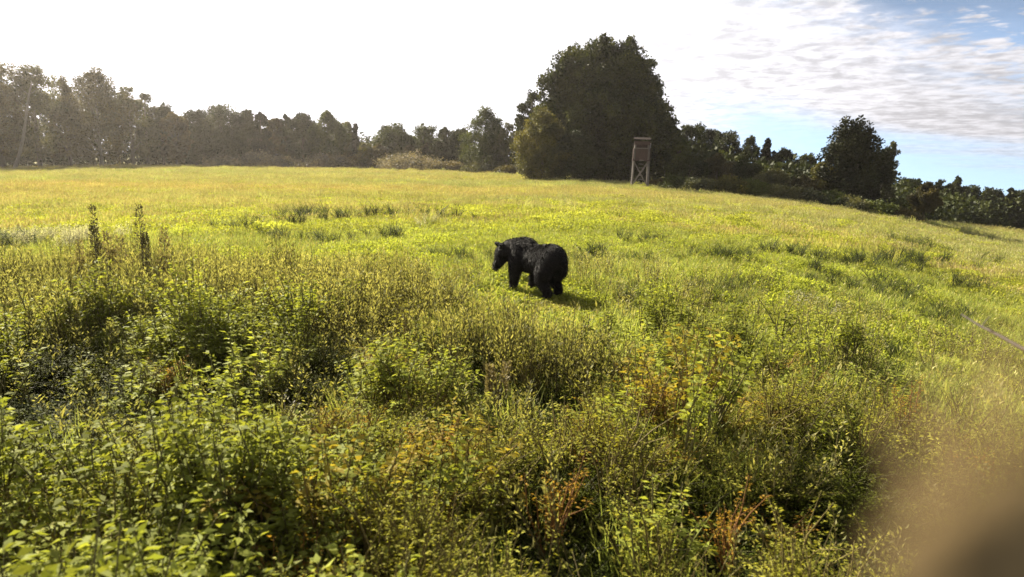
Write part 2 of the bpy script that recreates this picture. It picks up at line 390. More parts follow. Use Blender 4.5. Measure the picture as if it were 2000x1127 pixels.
# the great tree and its companions
def great_tree():
    D = 68; px0 = 1185
    p = P(px0, 350, D); z0 = Zg(p.x, p.y)
    k = D / F
    def blob(px, py, r, n, dy=0, s=0):   # lobes of the crown as clump clusters
        q_ = P(px, py, D); rr = r * k; g = np.random.default_rng(s + px)
        d_ = unit(g.normal(size=(n, 3))) * (g.random((n, 1)) ** 0.4) * rr
        out = np.concatenate([d_, (rr * 0.30 * (0.6 + 0.6 * g.random((n, 1))))], 1)
        out[:, 0] += q_.x - p.x; out[:, 1] += dy; out[:, 2] += q_.z - z0
        return out
    cl = np.concatenate([blob(1165, 140, 60, 46), blob(1205, 132, 52, 40, 0, 1), blob(1120, 165, 50, 34, 1), blob(1100, 215, 56, 36, 0, 2), blob(1180, 215, 78, 52, -1),
                         blob(1245, 190, 58, 40, 1), blob(1262, 245, 58, 34, -1, 3), blob(1215, 285, 72, 44), blob(1130, 285, 72, 44, 1), blob(1285, 285, 40, 18, 1), blob(1262, 315, 46, 20),
                         blob(1150, 320, 46, 24), blob(1200, 330, 40, 20, 1), blob(1292, 230, 26, 10), blob(1083, 140, 20, 8), blob(1066, 190, 22, 9), blob(1118, 118, 34, 22), blob(1165, 106, 30, 20), blob(1215, 106, 30, 20), blob(1248, 135, 34, 22), blob(1272, 178, 34, 20), blob(1292, 222, 28, 14), blob(1085, 165, 36, 20), blob(1062, 228, 34, 18), blob(1305, 262, 22, 9), blob(1098, 128, 30, 16), blob(1135, 104, 26, 16), blob(1190, 97, 26, 16), blob(1232, 104, 26, 16), blob(1262, 135, 30, 16), blob(1070, 160, 26, 12), blob(1290, 195, 28, 14), blob(1306, 235, 22, 9), blob(1120, 94, 22, 14), blob(1240, 92, 26, 18), blob(1264, 114, 28, 16), blob(1096, 114, 24, 14), blob(1160, 90, 20, 10), blob(1205, 88, 20, 12)])
    cl[:, 2] *= 0.955; cl[:, 0] = cl[:, 0] * 0.965 - 0.06
    e = empty('broadleaf_tree', (p.x, p.y, z0 - 0.05), 'great dark broad crowned tree, by far the largest, behind the wooden hunting stand', 'tree')
    g = np.random.default_rng(5); a = Acc(); crown_leaves(a, cl, 0.235, 115, g, 0.95, 0)
    n = 230; jj = g.integers(0, len(cl), n); tw = cl[jj].copy(); od = unit(np.stack([tw[:, 0], tw[:, 1], tw[:, 2] - 7], 1)); tw[:, :3] += od * tw[:, 3:4]; tw[:, 3] *= 0.4
    crown_leaves(a, tw, 0.22, 30, g, 1.0, 0)
    obj('crown', a.mesh('crown', [leaf_mat('leaves_great', (0.024, 0.031, 0.012), (0.056, 0.066, 0.022), trans=0.2, patch=0.45)]), e)
    ta = Acc(); V, Fc = tube(np.array([[0, 0, 0], [0.1, 0, 2.5], [0, 0.1, 5.5], [0.2, 0, 9], [0.1, 0, 12]]), [0.62, 0.48, 0.40, 0.25, 0.08], 10); ta.add(V, Fc)
    for i in range(26):
        c = cl[g.integers(0, len(cl))]; zb = 1.5 + 0.5 * c[2] * g.random(); V, Fc = tube(np.array([[0, 0, zb], [c[0] * .5, c[1] * .5, (zb + c[2]) / 2 + .5], c[:3]]), [0.2, 0.12, 0.03], 6); ta.add(V, Fc)
    obj('trunk', ta.mesh('trunk', [M_bark], True), e)
great_tree()
ptree(1034, 174, 62, 74, 'round', 'dark', 'dark tree leaning out behind the left flank of the great tree', nclump=60, clear=0.1, per=110)
ptree(1058, 212, 104, 62, 'egg', 'olive', 'sunlit olive green tree in front of the left foot of the great tree', nclump=110, clear=0.02, per=130)
ptree(1120, 250, 90, 62, 'dome', 'dark', 'low dark tree between the olive tree and the hunting stand', nclump=70, clear=0.0, per=110)
ptree(1300, 222, 56, 72, 'egg', 'deep', 'dark ragged tree against the right flank of the great tree', nclump=60, clear=0.05, per=110, lobes=0.5)
G2 = 'trees of the wood on the right'
RIGHT = [
    (1345, 238, 66, 76, 'round', 'dark', 'first rounded tree right of the great tree', {}),
    (1322, 262, 44, 66, 'egg', 'green', 'short lighter green tree in front, just right of the great tree', {}),
    (1383, 252, 50, 80, 'round', 'deep', 'dark low crown between the first and the airy tree', {}),
    (1414, 252, 60, 78, 'round', 'dark', 'dark rounded tree left of the airy one on the right', {}),
    (1456, 261, 46, 76, 'egg', 'dark', 'airy tree with sky through it right of centre', dict(dens=0.55)),
    (1492, 269, 34, 76, 'cone', 'deep', 'small pointed conical tree standing right of the airy one', {}),
    (1530, 289, 56, 76, 'round', 'deep', 'round dark treetop right of the pointed conical tree', {}),
    (1572, 299, 48, 74, 'round', 'dark', 'low dark tree in the gap before the big dark clump', {}),
    (1345, 300, 60, 60, 'egg', 'dark', 'short shaded tree under the first rounded tree', {}),
    (1400, 300, 60, 64, 'egg', 'brown', 'short reddish brown tree standing in front of the dark rounded ones', {}),
    (1455, 308, 62, 64, 'egg', 'dark', 'short dark tree below the airy tree', {}),
    (1515, 330, 66, 62, 'egg', 'grey', 'short grey green tree before the conical tree foot', {}),
    (1575, 345, 60, 60, 'egg', 'brown', 'short brown green tree left of the olive one', {}),
    (1612, 306, 50, 60, 'egg', 'olive', 'olive green tree at the left foot of the big dark clump tree', {}),
]
for px, top, w, D, kd, mt, lb, kw in RIGHT:
    ptree(px, top, w * 1.1, D, kd, mt, lb, group=G2, clear=0.08, nclump=60, per=100, **kw)
def dark_clump():
    D = 60; p = P(1668, 395, D); z0 = Zg(p.x, p.y); k = D / F; g = np.random.default_rng(77)
    def blob(px, py, r, n, dy=0):
        q_ = P(px, py, D); rr = r * k; d_ = unit(g.normal(size=(n, 3))) * (g.random((n, 1)) ** 0.4) * rr
        out = np.concatenate([d_, rr * 0.34 * (0.6 + 0.6 * g.random((n, 1)))], 1); out[:, 0] += q_.x - p.x; out[:, 1] += dy; out[:, 2] += q_.z - z0; return out
    cl = np.concatenate([blob(1654, 252, 17, 16), blob(1678, 256, 19, 18), blob(1645, 285, 30, 26), blob(1676, 290, 34, 30), blob(1640, 325, 34, 28), blob(1680, 330, 40, 34), blob(1665, 370, 44, 34), blob(1700, 365, 32, 20), blob(1622, 300, 14, 8)])
    e = empty('broadleaf_tree', (p.x, p.y, z0 - 0.05), 'big nearly black tree with forked top standing out of the right hand bushes', 'tree')
    a = Acc(); crown_leaves(a, cl, 0.2, 100, g, 1.1, 0); tw = cl[::2].copy(); tw[:, :3] += unit(tw[:, :3] - [0, 0, 3.5]) * tw[:, 3:4]; tw[:, 3] *= 0.45; crown_leaves(a, tw, 0.18, 26, g)
    obj('crown', a.mesh('crown', [M_tree['deep']]), e)
    ta = Acc(); V, Fc = tube(np.array([[0, 0, 0], [0, 0, 2], [-.3, 0, 4], [-.5, 0, 6.3]]), [.3, .24, .16, .05], 8); ta.add(V, Fc)
    for i in range(12):
        c = cl[g.integers(0, len(cl))]; V, Fc = tube(np.array([[0, 0, 1.5], [c[0] * .5, c[1] * .5, c[2] * .6], c[:3]]), [0.12, 0.08, 0.02], 6); ta.add(V, Fc)
    obj('trunk', ta.mesh('trunk', [M_bark], True), e)
dark_clump()
ptree(1722, 272, 30, 62, 'column', 'deep', 'slim upright tree rising close behind the forked dark tree', nclump=46, clear=0.05, per=70, cr=0.2)
ptree(1737, 264, 20, 64, 'column', 'grey', 'slimmest pale edged treetop at the right side of the dark clump', nclump=34, clear=0.05, per=60, cr=0.24)
FAR = [
    (1765, 348, 46, 92, 'round', 'dark', 'low tree right of the slim pair, start of the far right wood', {}),
    (1802, 354, 34, 68, 'egg', 'brown', 'dry tan leaved tree with a dark trunk in front of the far right wood', dict(clear=0.3)),
    (1832, 346, 30, 100, 'egg', 'dark', 'left one of the two high airy tops in the far right wood', dict(dens=0.6)),
    (1857, 342, 24, 100, 'egg', 'dark', 'right one of the two high airy tops in the far right wood', dict(dens=0.55)),
    (1845, 362, 60, 100, 'round', 'deep', 'dark low crown under the two airy tops', {}),
    (1890, 362, 54, 104, 'round', 'dark', 'rounded tree right of the two airy tops', {}),
    (1930, 368, 50, 106, 'round', 'deep', 'flat topped dark tree near the right edge', {}),
    (1965, 365, 30, 106, 'cone', 'deep', 'small pointed dark tree near the right edge', {}),
    (1992, 370, 46, 106, 'round', 'dark', 'dark tree at the very right edge of the picture', {}),
    (2040, 374, 60, 106, 'round', 'dark', 'dark tree cut by the right edge of the picture', {}),
]
for px, top, w, D, kd, mt, lb, kw in FAR:
    kw.setdefault('clear', 0.05); ptree(px, top, w * 1.15, D, kd, mt, lb, group='trees of the far right wood', base=430, nclump=50, per=85, **kw)

# the mass of wood behind the counted trees
def woodland():
    g = np.random.default_rng(9); cl = []
    top = [(-500, 170), (-100, 165), (0, 165), (120, 175), (230, 185), (300, 225), (420, 240), (520, 245), (650, 252), (700, 268), (900, 272), (1000, 262), (1100, 250), (1300, 262), (1400, 282), (1500, 305),
           (1600, 322), (1720, 345), (1800, 375), (1900, 388), (2100, 394), (2500, 410)]
    tx = [a for a, c in top]; ty = [c for a, c in top]
    for px in np.arange(-500, 2500, 9):
        a0 = P(px, 350, 10); az_ = math.atan2(a0.x, a0.y); De = float(edgeD(az_))
        for rep in range(12):
            D = De + 8 + 16 * g.random(); pt = np.interp(px, tx, ty) + 14 * g.random(); q_ = P(px + g.normal() * 6, pt, D); z0 = Zg(q_.x, q_.y)
            hh = q_.z - z0
            if hh < 1: continue
            z = z0 + hh * (g.random() ** 1.15) * 0.96
            cl.append((q_.x, q_.y, z, (0.9 + 0.9 * g.random()) * D / 110))
    cl = np.array(cl); a = Acc(); crown_leaves(a, cl, 0.42, 34, g)
    m = M_tree['dark']; o = obj('woodland', a.mesh('woodland', [m])); tag(o, 'dark wood filling the background behind the counted trees', 'woodland', kind='stuff')
woodland()

# shrubs
def shrub(px, py_top, wpx, D, mat, label, group, seed, hmin=0.6):
    p = P(px, 360, D); z0 = Zg(p.x, p.y); zt = P(px, py_top, D).z; h = max(hmin, zt - z0); w = wpx * D / F
    return make_tree('shrub', p.x, p.y, h, w, 'dome', mat, label, 'shrub', group, seed=seed, clear=0.0, leaf=max(0.13, D * 0.0021), nclump=34, per=80, cr=0.16, trunk=False)
GM = 'grey brown brush mounds at the far field edge'
for i, (px, top, w, lb) in enumerate([
        (437, 314, 60, 'smallest grey brush mound, leftmost at the far edge of the field'), (515, 306, 84, 'second brush mound from the left at the far field edge, softly domed'),
        (562, 315, 60, 'low brush mound trailing right of the softly domed one'), (640, 311, 90, 'long low brush mound below the tree with the pointed middle'),
        (700, 311, 80, 'long low brush mound directly under the thin spruce')]):
    shrub(px, top - 5, w * 1.1, 109, 'brush' if i < 4 else 'tan', lb, GM, 900 + i)
shrub(805, 303, 120, 100, 'brush', 'largest tan brush mound, arched, at the far field edge left of the great tree', GM, 911)
shrub(880, 318, 70, 98, 'tan', 'low brush mound right of the largest tan mound', GM, 912)
shrub(940, 322, 80, 88, 'grey', 'low dark brush mound below the pointed pale green tree', GM, 913)
shrub(990, 326, 60, 82, 'brown', 'low brown brush mound touching the foot of the olive tree', GM, 914)
GH = 'tall bushes of the brush hedge'
for i, px in enumerate([715, 742, 772, 803, 835, 866]):
    shrub(px, 278 + 3 * (i % 2), 40, 108, ['olive', 'brown', 'grey', 'brown', 'brown', 'grey'][i],
          ['leftmost and greenest bush of the tall brush hedge', 'second bush of the brush hedge, dark brown, right of the greenest one', 'third bush of the brush hedge, greyish, left of its middle',
           'fourth bush of the brush hedge, brown, above the big tan mound', 'fifth bush of the brush hedge, brown, second from its right end', 'rightmost greyish bush of the tall brush hedge'][i], GH, 930 + i)
GB = 'bushes along the right edge of the meadow'
BUSH = [(1325, 348, 56, 56, 'green', 'low green bush right beside the hunting stand'), (1372, 352, 60, 55, 'grey', 'grey green bush, second to the right of the hunting stand'),
        (1425, 350, 66, 55, 'olive', 'olive bush below the short dark tree right of the stand'), (1475, 356, 60, 55, 'green', 'green bush in the middle of the right hand hedge'),
        (1523, 366, 64, 55, 'grey', 'grey green bush before the short grey green tree'), (1575, 372, 62, 55, 'grey', 'grey bush left of the forked dark tree'),
        (1622, 378, 60, 55, 'green', 'green bush at the foot of the forked dark tree, left side'), (1668, 388, 60, 55, 'grey', 'grey bush right under the forked dark tree'),
        (1712, 396, 56, 56, 'green', 'green bush right of the forked dark tree'), (1752, 408, 50, 57, 'brown', 'brownish bush near the right end of the hedge'),
        (1782, 418, 36, 58, 'tan', 'last small tan bush at the right end of the hedge'), (1290, 352, 30, 57, 'brown', 'small brown bush close behind the right leg of the stand')]
for i, (px, top, w, D, mt, lb) in enumerate(BUSH): shrub(px, top - 3, w * 1.25, D, mt, lb, GB, 950 + i)

# ------------------------------------------------------------------ hunting stand
def hunting_stand():
    D = 55; p = P(1248, 368, D); z0 = Zg(p.x, p.y); Ht = P(1248, 266, D).z - z0
    e = empty('hunting_stand', (p.x, p.y, z0), 'weathered wooden hunting stand on braced stilts in front of the great tree', 'hunting stand', rz=R(-8)); e.scale = (.92, .92, 1)
    wood = solid('weathered_wood', (0.11, 0.095, 0.085), (0.20, 0.175, 0.15), 3.0, 0.85, (6, 6, 0.6), 0.3)
    darkw = solid('stained_wood', (0.045, 0.026, 0.022), (0.075, 0.045, 0.038), 3.0, 0.85, (6, 6, 0.6), 0.3)
    def bar(a, c, t, m, name, parent=e):
        a = Vector(a); c = Vector(c); d_ = c - a; bm = bmesh.new(); bmesh.ops.create_cube(bm, size=1)
        q_ = d_.to_track_quat('Z', 'Y').to_matrix().to_4x4()
        bm.transform(Matrix.Translation((a + c) / 2) @ q_ @ Matrix.Diagonal((t[0], t[1], d_.length, 1))); bmesh.ops.bevel(bm, geom=bm.edges[:], offset=0.008, segments=1, affect='EDGES')
        me = bpy.data.meshes.new(name); bm.to_mesh(me); bm.free(); me.materials.append(m); return obj(name, me, parent)
    def box(c, s, m, name, parent=e): return bar((c[0], c[1], c[2] - s[2] / 2), (c[0], c[1], c[2] + s[2] / 2), (s[0], s[1]), m, name, parent)
    a = 0.58; bt = 0.66; top = Ht * 0.90
    for sx in (-1, 1):
        for sy in (-1, 1): bar((sx * bt * 1.06, sy * bt, -0.15), (sx * a, sy * a, top), (0.13, 0.13), wood, 'leg')
    zf = Ht * 0.56; zb = 0.35
    for sy in (-1, 1):
        bar((-bt, sy * (bt + .075), zb), (a, sy * (a + .09), zf - .15), (0.10, 0.05), wood, 'brace'); bar((bt, sy * (bt + .13), zb), (-a, sy * (a + .145), zf - .15), (0.10, 0.05), wood, 'brace')
    for sx in (-1, 1): bar((sx * (bt + .10), -bt, zb), (sx * (a + .12), a, zf - .15), (0.05, 0.10), wood, 'brace')
    box((0, 0, zf), (1.5, 1.5, 0.08), darkw, 'floor')
    wh = Ht * 0.20; w0 = zf + 0.045
    def panel(c, s, name='wall'):
        o = box(c, s, darkw, name); return o
    panel((0, -0.69, w0 + wh / 2), (1.0, 0.04, wh)); panel((0, 0.69, w0 + Ht * .17), (1.36, 0.04, Ht * .34)); panel((-0.69, 0, w0 + wh / 2), (0.04, 1.3, wh)); panel((0.69, 0, w0 + wh / 2), (0.04, 1.3, wh))
    box((0, -0.73, w0 + wh + 0.03), (1.2, 0.09, 0.05), wood, 'rail'); box((0, -0.68, top - 0.12), (1.32, 0.05, 0.26), darkw, 'lintel')
    box((0.70, -0.35, w0 + wh + 0.26), (0.03, 0.30, 0.38), solid('bright_gap_board', (0.35, 0.33, 0.3), (0.5, 0.47, 0.44), 4), 'window_light_board')  # pale board put in for the light showing through the window
    bm = bmesh.new(); bmesh.ops.create_cube(bm, size=1); bm.transform(Matrix.Translation((0, 0, Ht - 0.18)) @ Matrix.Rotation(R(7), 4, 'X') @ Matrix.Diagonal((1.42, 1.5, 0.05, 1)))
    me = bpy.data.meshes.new('roof'); bm.to_mesh(me); bm.free(); me.materials.append(darkw); obj('roof', me, e); me.materials[0] = solid('roofing_felt', (0.02, 0.016, 0.015), (0.035, 0.028, 0.025), 4, 0.95, spec=0.02)
    for k in range(9):
        t = k / 8 * zf
        if k: bar((-0.2, -1.25 + 0.5 * t / zf, t), (0.2, -1.25 + 0.5 * t / zf, t), (0.05, 0.05), wood, 'ladder_rung')
hunting_stand()

# ------------------------------------------------------------------ bear
def bear():
    gx, gy = ground_at(1043, 582)
    z0 = Zg(gx, gy); al = R(53)
    rz = math.atan2(math.sin(al), -math.cos(al))
    e = empty('bear', (gx, gy, z0 + .03), 'big dark brown bear walking away through the low meadow, head turned left', 'bear', rz=rz); e.scale = (.91, .91, .91)
    bm = bmesh.new()
    def ell(c, r, rot=None):
        m = Matrix.Translation(c)
        if rot is not None: m = m @ rot
        bmesh.ops.create_icosphere(bm, subdivisions=3, radius=1.0, matrix=m @ Matrix.Diagonal((r[0], r[1], r[2], 1)))
    def cap(pts, rad, n=10):
        for i in range(len(pts) - 1):
            a, c = Vector(pts[i]), Vector(pts[i + 1])
            for k in range(n + 1):
                t = k / n; r = rad[i] * (1 - t) + rad[i + 1] * t; ell(a.lerp(c, t), (r, r, r))
    ell((-.45, 0, .76), (.31, .26, .275)); ell((-.28, 0, .74), (.36, .28, .265)); ell((-.05, 0, .71), (.45, .255, .255)); ell((.0, 0, .79), (.40, .20, .19)); ell((.28, 0, .70), (.33, .25, .275)); ell((.31, 0, .86), (.33, .18, .21)); ell((.45, .02, .68), (.24, .22, .25))
    for s in (-1, 1):
        sh = 0.05 * s
        ell((.36, s * .16, .66), (.20, .15, .27)); cap([(.36, s * .20, .60), (.30 + sh, s * .21, .40), (.36 + sh, s * .19, .15), (.38 + sh, s * .19, .07)], [.135, .10, .075, .072])
        ell((.43 + sh, s * .19, .05), (.13, .085, .055))
        ell((-.44, s * .15, .64), (.22, .14, .25)); cap([(-.46, s * .17, .56), (-.36 - sh, s * .18, .38), (-.55 - sh, s * .17, .20), (-.52 - sh, s * .17, .08)], [.165, .115, .078, .075])
        ell((-.44 - sh, s * .17, .05), (.16, .085, .055))
    ell((-.80, 0, .74), (.05, .05, .08))
    hc = Vector((.73, .225, .73)); hd = Vector((.13, .57, -.80)).normalized()
    cap([(.42, .02, .80), (.60, .12, .80), hc], [.25, .215, .165])
    lat = Vector((-.967, .257, 0)).normalized(); lat = (lat - hd * lat.dot(hd)).normalized(); hu = lat.cross(hd); hu = hu if hu.z > 0 else -hu
    rot = Matrix((hd, lat, hu)).transposed().to_4x4()
    ell(hc, (.185, .16, .16), rot); ell(hc + hd * .05 - hu * .01, (.14, .135, .12), rot)
    cap([hc + hd * .08 - hu * .02, hc + hd * .20 - hu * .035, hc + hd * .285 - hu * .035], [.130, .098, .076])
    ears = []
    for s in (-1, 1):
        c = hc - hd * .09 + hu * .145 + lat * s * .12; ell(c, (.040, .07, .082), rot)
    me = bpy.data.meshes.new('body'); bm.to_mesh(me); bm.free()
    tmp = bpy.data.objects.new('tmp', me); C.objects.link(tmp)
    rm = tmp.modifiers.new('r', 'REMESH'); rm.mode = 'VOXEL'; rm.voxel_size = 0.016
    sm = tmp.modifiers.new('s', 'SMOOTH'); sm.factor = 0.6; sm.iterations = 7
    dg = bpy.context.evaluated_depsgraph_get(); ev = tmp.evaluated_get(dg); body = bpy.data.meshes.new_from_object(ev); bpy.data.objects.remove(tmp)
    body.name = 'body'
    fur = bpy.data.materials.new('bear_fur'); fur.use_nodes = True; q = NB(fur.node_tree); pr = fur.node_tree.nodes['Principled BSDF']
    geo = q.n('ShaderNodeTexCoord'); nn = q.noise(geo.outputs['Object'], 9, 4, 0.6)
    q.l(q.mix(q.ss(nn, .35, .65), (0.006, 0.005, 0.005, 1), (0.012, 0.009, 0.008, 1)), pr.inputs['Base Color']); pr.inputs['Roughness'].default_value = 0.6; pr.inputs['Specular IOR Level'].default_value = 0.12; pr.inputs['Sheen Weight'].default_value = 0.10; pr.inputs['Sheen Roughness'].default_value = 0.35
    skin = fur.copy(); skin.name = 'bear_hide'; skin.node_tree.nodes['Principled BSDF'].inputs['Specular IOR Level'].default_value = 0.02; skin.node_tree.nodes['Principled BSDF'].inputs['Sheen Weight'].default_value = 0
    body.materials.clear(); body.materials.append(skin)
    n = len(body.polygons); body.polygons.foreach_set('use_smooth', np.ones(n, bool))
    obj('body', body, e)
    nv = len(body.vertices); co = np.empty(nv * 3, np.float32); no = np.empty(nv * 3, np.float32)
    body.vertices.foreach_get('co', co); body.vertices.foreach_get('normal', no); co = co.reshape(-1, 3); no = no.reshape(-1, 3)
    g = np.random.default_rng(4); N = 60000; idx = g.integers(0, nv, N); base = co[idx] + g.normal(size=(N, 3)) * 0.006
    nn_ = no[idx]; flow = np.tile(np.array([-0.8, 0, -0.6]), (N, 1)) + 0.35 * g.normal(size=(N, 3)); flow = flow - nn_ * np.sum(flow * nn_, 1, keepdims=True)
    dr = unit(unit(flow) + 0.55 * nn_)
    L = (0.040 + 0.045 * g.random(N)) * np.where(base[:, 2] < 0.3, 0.6, 1) * np.where((np.linalg.norm(base - np.array(hc), axis=1) < .33), 0.4, 1)
    side = unit(np.cross(dr, nn_ + 0.4 * g.normal(size=(N, 3)))) * 0.0035
    root = base - nn_ * 0.006
    V = np.stack([root - side, root + side, root + dr * L[:, None]], 1).reshape(-1, 3)
    obj('fur', mesh_np('fur', V, np.arange(3 * N).reshape(-1, 3), [fur]), e)
    dk = bpy.data.materials.new('wet_black'); dk.use_nodes = True; pr = dk.node_tree.nodes['Principled BSDF']; pr.inputs['Base Color'].default_value = (0.008, 0.007, 0.007, 1); pr.inputs['Roughness'].default_value = 0.2
    def small(name, c, r):
        bm = bmesh.new(); bmesh.ops.create_icosphere(bm, subdivisions=2, radius=1, matrix=Matrix.Translation(c) @ rot @ Matrix.Diagonal((*r, 1))); m_ = bpy.data.meshes.new(name); bm.to_mesh(m_); bm.free(); m_.materials.append(dk)
        m_.polygons.foreach_set('use_smooth', np.ones(len(m_.polygons), bool)); obj(name, m_, e)
    for s in (-1, 1): small('eye', hc + hd * .125 + lat * s * .068 + hu * .052, (.012, .012, .012))
    small('nose', hc + hd * .36 - hu * .02, (.022, .034, .026))
    return gx, gy
BX, BY = bear()

# ------------------------------------------------------------------ meadow vegetation
def hide_mesh_obj(name, me): return bpy.data.objects.new(name, me)
def var_herb(g, nleaf=270, leafL=0.068, leafW=0.033, branches=9, h=1.0, spread=0.28, mats=None):
    a = Acc(); main = []
    for k in range(branches):
        an = g.random() * 6.28; sp = spread * g.random() ** 0.6; z0 = 0.0 if k < 3 else 0.15 + 0.4 * g.random()
        hh = h * (0.65 + 0.35 * g.random()); p0 = np.array([0.03 * math.cos(an), 0.03 * math.sin(an), z0]); p2 = np.array([sp * math.cos(an), sp * math.sin(an), hh])
        p1 = (p0 + p2) / 2 + np.array([0.04 * g.normal(), 0.04 * g.normal(), 0.04]); main.append((p0, p1, p2))
        V, Fc = tube(np.array([p0, p1, p2]), [0.006, 0.005, 0.002], 4); a.add(V, Fc, None, 1)
    idx = g.integers(0, branches, nleaf); t = 0.22 + 0.78 * g.random(nleaf) ** 0.6
    P0 = np.array([m_[0] for m_ in main])[idx]; P1 = np.array([m_[1] for m_ in main])[idx]; P2 = np.array([m_[2] for m_ in main])[idx]
    t_ = t[:, None]; pos = (1 - t_) ** 2 * P0 + 2 * t_ * (1 - t_) * P1 + t_ ** 2 * P2
    an = g.random(nleaf) * 6.28; d_ = np.stack([np.cos(an), np.sin(an), 0.15 + 0.45 * g.random(nleaf) - 0.3 * g.random(nleaf)], 1)
    sz = (0.40 + 0.85 * g.random(nleaf) ** 1.5) * (1.15 - 0.45 * t); pos = pos + d_ * 0.03 * (1.4 - t_)
    # leaves lie roughly flat: side is horizontal
    d_ = unit(d_); side = unit(np.cross(d_, np.array([0, 0, 1.0]) + 0.8 * g.normal(size=(nleaf, 3)))); nor = np.cross(side, d_); L = (leafL * sz)[:, None]; W = (leafW * sz)[:, None]
    mid = pos + d_ * L * 0.42 + nor * W * 0.16; tip = pos + d_ * L - nor * L * 0.22
    V = np.stack([pos, mid + side * W * .5, tip, mid - side * W * .5], 1).reshape(-1, 3); a.add(V, np.arange(4 * nleaf).reshape(-1, 4), np.repeat(g.random(nleaf), 4), 0)
    return a.mesh('herb', mats)
def var_grass(g, n=60, h=0.6, w=0.008, spread=0.14, heads=0, mats=None, lean=0.35):
    a = Acc(); an = g.random(n) * 6.28; r = spread * g.random(n) ** 0.5; b0 = np.stack([r * np.cos(an), r * np.sin(an), 0 * r], 1)
    hh = h * (0.5 + 0.5 * g.random(n)); la = g.random(n) * 6.28; ll = lean * g.random(n) * hh; dx = np.stack([np.cos(la), np.sin(la), 0 * la], 1)
    side = np.stack([-np.sin(la), np.cos(la), 0 * la], 1) * w / 2
    m_ = b0 + dx * (ll * 0.3)[:, None]; m_[:, 2] = hh * 0.6; t = b0 + dx * ll[:, None]; t[:, 2] = hh * (1 - 0.1 * g.random(n))
    V = np.stack([b0 - side, b0 + side, m_ + side * .8, m_ - side * .8], 1).reshape(-1, 3); lv = g.random(n); a.add(V, np.arange(4 * n).reshape(-1, 4), np.repeat(lv, 4), 0)
    V = np.stack([m_ - side * .8, m_ + side * .8, t + side * .12, t - side * .12], 1).reshape(-1, 3); a.add(V, np.arange(4 * n).reshape(-1, 4), np.repeat(lv, 4), 0)
    if heads:
        k = g.integers(0, n, heads); V, Fc, lv = leaves(t[k] - [0, 0, .04], dx[k] * .25 + [0, 0, 1.0], 0.10, 0.022, 0.3, g); a.add(V, Fc, lv, 1)
    return a.mesh('grass', mats)
def var_feather(g, h=1.0, n=190, mats=None):
    a = Acc()
    for s_ in range(4):
        an = g.random() * 6.28; b0 = np.array([.06 * g.normal(), .06 * g.normal(), 0]); b1 = b0 + np.array([.14 * math.cos(an), .14 * math.sin(an), h * (.75 + .25 * g.random())])
        V, Fc = tube(np.array([b0, (b0 + b1) / 2, b1]), [.006, .0045, .0015], 4); a.add(V, Fc, None, 1)
        k = n // 4; t = 0.2 + 0.8 * g.random(k); pos = b0 + (b1 - b0) * t[:, None]; aa = g.random(k) * 6.28; sp = 0.10 * (1.15 - t) + 0.02
        pos = pos + np.stack([np.cos(aa) * sp * g.random(k), np.sin(aa) * sp * g.random(k), 0.04 * g.random(k)], 1)
        d_ = np.stack([np.cos(aa) * .6, np.sin(aa) * .6, 1.0 + 0 * aa], 1); V, Fc, lv = leaves(pos, d_, 0.045, 0.012, .2, g); a.add(V, Fc, lv, 0)
    return a.mesh('feather', mats)
def var_cover(g, n=330, r=0.42, h=0.26, L=0.042, mats=None):
    an = g.random(n) * 6.28; rr = r * g.random(n) ** 0.55; top = h * (1 - (rr / r) ** 2 * .7); pos = np.stack([rr * np.cos(an), rr * np.sin(an), top * (0.25 + .75 * g.random(n) ** .5)], 1)
    d_ = np.stack([np.cos(an) * .5, np.sin(an) * .5, .25 + 0 * an], 1) + .6 * g.normal(size=(n, 3)); V, Fc, lv = leaves(pos, d_, L * (.6 + .7 * g.random(n)), L * .6, .2, g)
    a = Acc(); a.add(V, Fc, lv, 0)
    for k in range(10):
        q_ = pos[k * 7]; V, Fc = tube(np.array([[q_[0] * .6, q_[1] * .6, 0], q_ * [.9, .9, .5], q_ + [0, 0, .05]]), [.004, .003, .001], 3); a.add(V, Fc, None, 1)
    return a.mesh('cover', mats)

M_stem = leaf_mat('stem', (0.09, 0.10, 0.03), (0.14, 0.12, 0.05), trans=0.15, inst=True)
M_herb = leaf_mat('herb_leaf', (0.162, 0.188, 0.034), (0.232, 0.25, 0.048), None, trans=0.42, inst=True, spec=0.03, rough=0.6)
M_grass = leaf_mat('grass_blade', (0.17, 0.20, 0.050), (0.26, 0.27, 0.085), tcol=(1.25, 1.2, .8), trans=0.55, inst=True)
M_head = leaf_mat('seed_head', (0.24, 0.21, 0.09), (0.34, 0.30, 0.14), trans=0.3, inst=True)
M_feather = leaf_mat('feather_leaf', (0.15, 0.165, 0.060), (0.225, 0.225, 0.09), trans=0.5, inst=True)
M_cover = leaf_mat('cover_leaf', (0.175, 0.215, 0.034), (0.245, 0.28, 0.046), None, tcol=(1.25, 1.2, .8), trans=0.55, inst=True)

